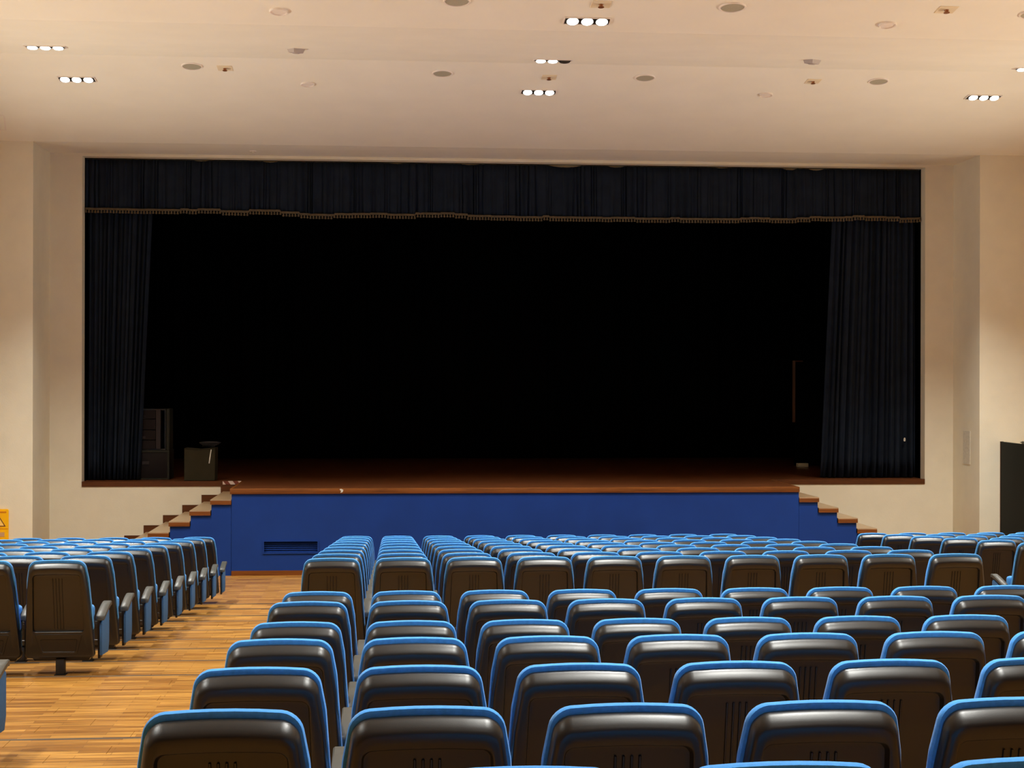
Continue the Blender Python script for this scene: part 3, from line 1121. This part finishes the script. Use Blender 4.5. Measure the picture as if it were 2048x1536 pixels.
loops = [cush(0.04, 0.004), cush(0.010, 0.002), cush(0.003, 0.004), cush(0.0, 0.011), cush(0.0, 0.030), cush(0.004, 0.041), cush(0.014, 0.050), cush(0.035, 0.056), cush(0.08, 0.060)]
finish('back_cushion', loft(loops, True, True), M['fabric'], proto, smooth=45)
# tipped-up seat
bm = bmesh.new()
add_box(bm, -0.252, 0.252, 0.0, 0.105, 0.18, 0.56)
for v in bm.verts:
    v.co.y += 0.155 + (0.545 - v.co.z) * 0.10
    if v.co.z < 0.3:
        v.co.x *= 0.95
bevel_all(bm, 0.035, 3)
finish('tip_up_seat', bm, M['fabric'], proto, smooth=50)
bm = bmesh.new()
add_prism(bm, [(-0.215, 0.112), (0.215, 0.112), (0.235, 0.142), (0.235, 0.17), (-0.235, 0.17), (-0.235, 0.142)], 'Y', 0.15, 0.30)
finish('seat_pan', bm, M['shell'], proto)
# pedestal
bm = bmesh.new()
add_box(bm, -0.036, 0.036, 0.085, 0.155, 0.008, 0.14)
bevel_all(bm, 0.012, 2)
add_box(bm, -0.045, 0.045, 0.078, 0.162, 0.0, 0.009)
finish('leg', bm, M['iron'], proto, smooth=40)


def arm_part(x, Y0=0.095):
    """sloping arm pad"""
    bm = bmesh.new()
    path = [(Y0, 0.476), (Y0 + 0.01, 0.487), (0.19, 0.514), (0.30, 0.545), (0.385, 0.561), (0.415, 0.560), (0.425, 0.550)]
    secs = []
    for i, (y, z) in enumerate(path):
        hw = 0.0355 if 0 < i < len(path) - 1 else 0.029
        t = 0.032
        secs.append([(x - hw, y, z - t), (x - hw, y, z - 0.006), (x - hw + 0.007, y, z), (x + hw - 0.007, y, z), (x + hw, y, z - 0.006), (x + hw, y, z - t)])
    V = [[bm.verts.new(p) for p in s] for s in secs]
    for a, b in zip(V, V[1:]):
        for i in range(6):
            bm.faces.new((a[i], a[(i + 1) % 6], b[(i + 1) % 6], b[i]))
    bm.faces.new(V[0])
    bm.faces.new(V[-1][::-1])
    bmesh.ops.recalc_face_normals(bm, faces=bm.faces)
    return bm


def arm_post(x, hw=0.012):
    bm = bmesh.new()
    add_prism(bm, [(0.145, 0.460), (0.36, 0.520), (0.30, 0.40), (0.25, 0.17), (0.25, 0.125), (0.165, 0.125), (0.165, 0.17)], 'X', x - hw, x + hw)
    return bm


def side_panel(x, hw=0.011):
    bm = bmesh.new()
    add_prism(bm, [(0.125, 0.415), (0.40, 0.500), (0.435, 0.48), (0.435, 0.22), (0.395, 0.14), (0.125, 0.155)], 'X', x - hw, x + hw)
    bevel_all(bm, 0.006, 2)
    return bm


PIT = 0.58
arm_inner = finish('armrest', arm_part(PIT / 2, 0.135), M['arm'], None, smooth=40)
post_inner = finish('arm_post', arm_post(PIT / 2, 0.0075), M['iron'], arm_inner)
arm_end_r = finish('armrest', arm_part(0.318), M['arm'], None, smooth=40)
post_end_r = finish('arm_post', arm_post(0.296, 0.010), M['iron'], arm_end_r)
panel_r = finish('side_panel', side_panel(0.318), M['shaded_side_fabric'], arm_end_r, smooth=40)
arm_end_l = finish('armrest', arm_part(-0.318), M['arm'], None, smooth=40)
post_end_l = finish('arm_post', arm_post(-0.296, 0.010), M['iron'], arm_end_l)
panel_l = finish('side_panel', side_panel(-0.318), M['shaded_side_fabric'], arm_end_l, smooth=40)
PARTS = [o for o in bpy.data.objects if o.parent == proto]


def copy_tree(o, parent):
    c = o.copy()
    COL.objects.link(c)
    c.parent = parent
    for ch in list(KIDS.get(o.name, ())):
        copy_tree(ch, c)
    return c


KIDS = {a.name: [k for k in bpy.data.objects if k.parent == a] for a in (arm_inner, arm_end_r, arm_end_l)}


def project(x, y, z):
    d = Vector((x, y, z - CAM_Z))
    dep = d.dot(f2)
    return 1024 + F_PX * d.dot(R_) / dep, 768 - F_PX * d.dot(U_) / dep


ORD = ['', 'first', 'second', 'third', 'fourth', 'fifth', 'sixth', 'seventh', 'eighth', 'ninth', 'tenth', 'eleventh', 'twelfth']
n_seat = 0


def place_seat(x, row, label, group, arms, y=None, z=None):
    global n_seat
    root = bpy.data.objects.new('theatre_seat', None)
    root.empty_display_size = 0.2
    root.location = (x, ROW_Y[row] if y is None else y, ROW_Z[row] if z is None else z)
    COL.objects.link(root)
    tag(root, label, 'theatre seat', group)
    for p in PARTS:
        c = p.copy()
        COL.objects.link(c)
        c.parent = root
    for a in arms:
        copy_tree(a, root)
    n_seat += 1
    return root


def in_view(x, row, m=40):
    us = [project(x + dx, ROW_Y[row] + 0.1, ROW_TOP[row] - dz) for dx in (-0.33, 0.33) for dz in (0.0,)]
    u0, u1, v = us[0][0], us[1][0], us[0][1]
    return u1 > -m and u0 < 2048 + m and v < 1560


def row_words(r):
    i = 'GHIJKLMNO'.find(r)
    if i >= 0:
        return ORD[9 - i] + ' row from stage'
    return ORD[6 - 'ABCDEF'.index(r)] + ' row behind cross aisle'


XC = -0.4726
NC = 10
for r in 'ABCDEFGHIJKLMNO':
    for c in range(NC):
        x = XC + PIT * c
        if not in_view(x, r):
            continue
        arms = [arm_end_r if c == NC - 1 else arm_inner]
        if c == 0:
            arms.append(arm_end_l)
        place_seat(x, r, 'blue-cushioned black theatre seat, %s from wood aisle, %s, middle block' % (ORD[c + 1], row_words(r)), 'middle block seats', arms)
XL = -2.660
for r in 'GHIJKLMNO':
    for c in range(8):
        x = XL - PIT * c
        if not in_view(x, r):
            continue
        arms = [arm_end_r if c == 0 else arm_inner]
        place_seat(x, r, 'blue-cushioned black theatre seat, %s from wood aisle, %s, yellow-sign block' % (ORD[c + 1], row_words(r)), 'yellow-sign side block seats', arms)
XR = 6.935
for r in 'GHIJKLMNO':
    for c in range(6):
        x = XR + PIT * c
        if not in_view(x, r, 10):
            continue
        arms = [arm_inner]
        if c == 0:
            arms.append(arm_end_l)
        place_seat(x, r, 'blue-cushioned black theatre seat, %s from its aisle, %s, black-door block' % (ORD[c + 1], row_words(r)), 'black-door side block seats', arms)
place_seat(-2.615, 'E', 'black theatre seat behind the cross aisle showing only its grey armrest', None, [arm_end_r])
for k in range(-1, 2):  # outer two seats are unseen, added to block floor reflections on row A
    place_seat(0.86 + PIT * k, 'Z', ('theatre seat beside the bottom-edge blue crown, just below the view', 'theatre seat showing only the blue crown of its back, bottom edge', 'theatre seat below the view, next to the bottom-edge blue crown')[k + 1], 'seats along the bottom edge', [arm_inner])

# the pattern pieces are no longer needed
for o in list(PARTS) + [k for v in KIDS.values() for k in v] + [arm_inner, arm_end_r, arm_end_l, proto]:
    bpy.data.objects.remove(o)
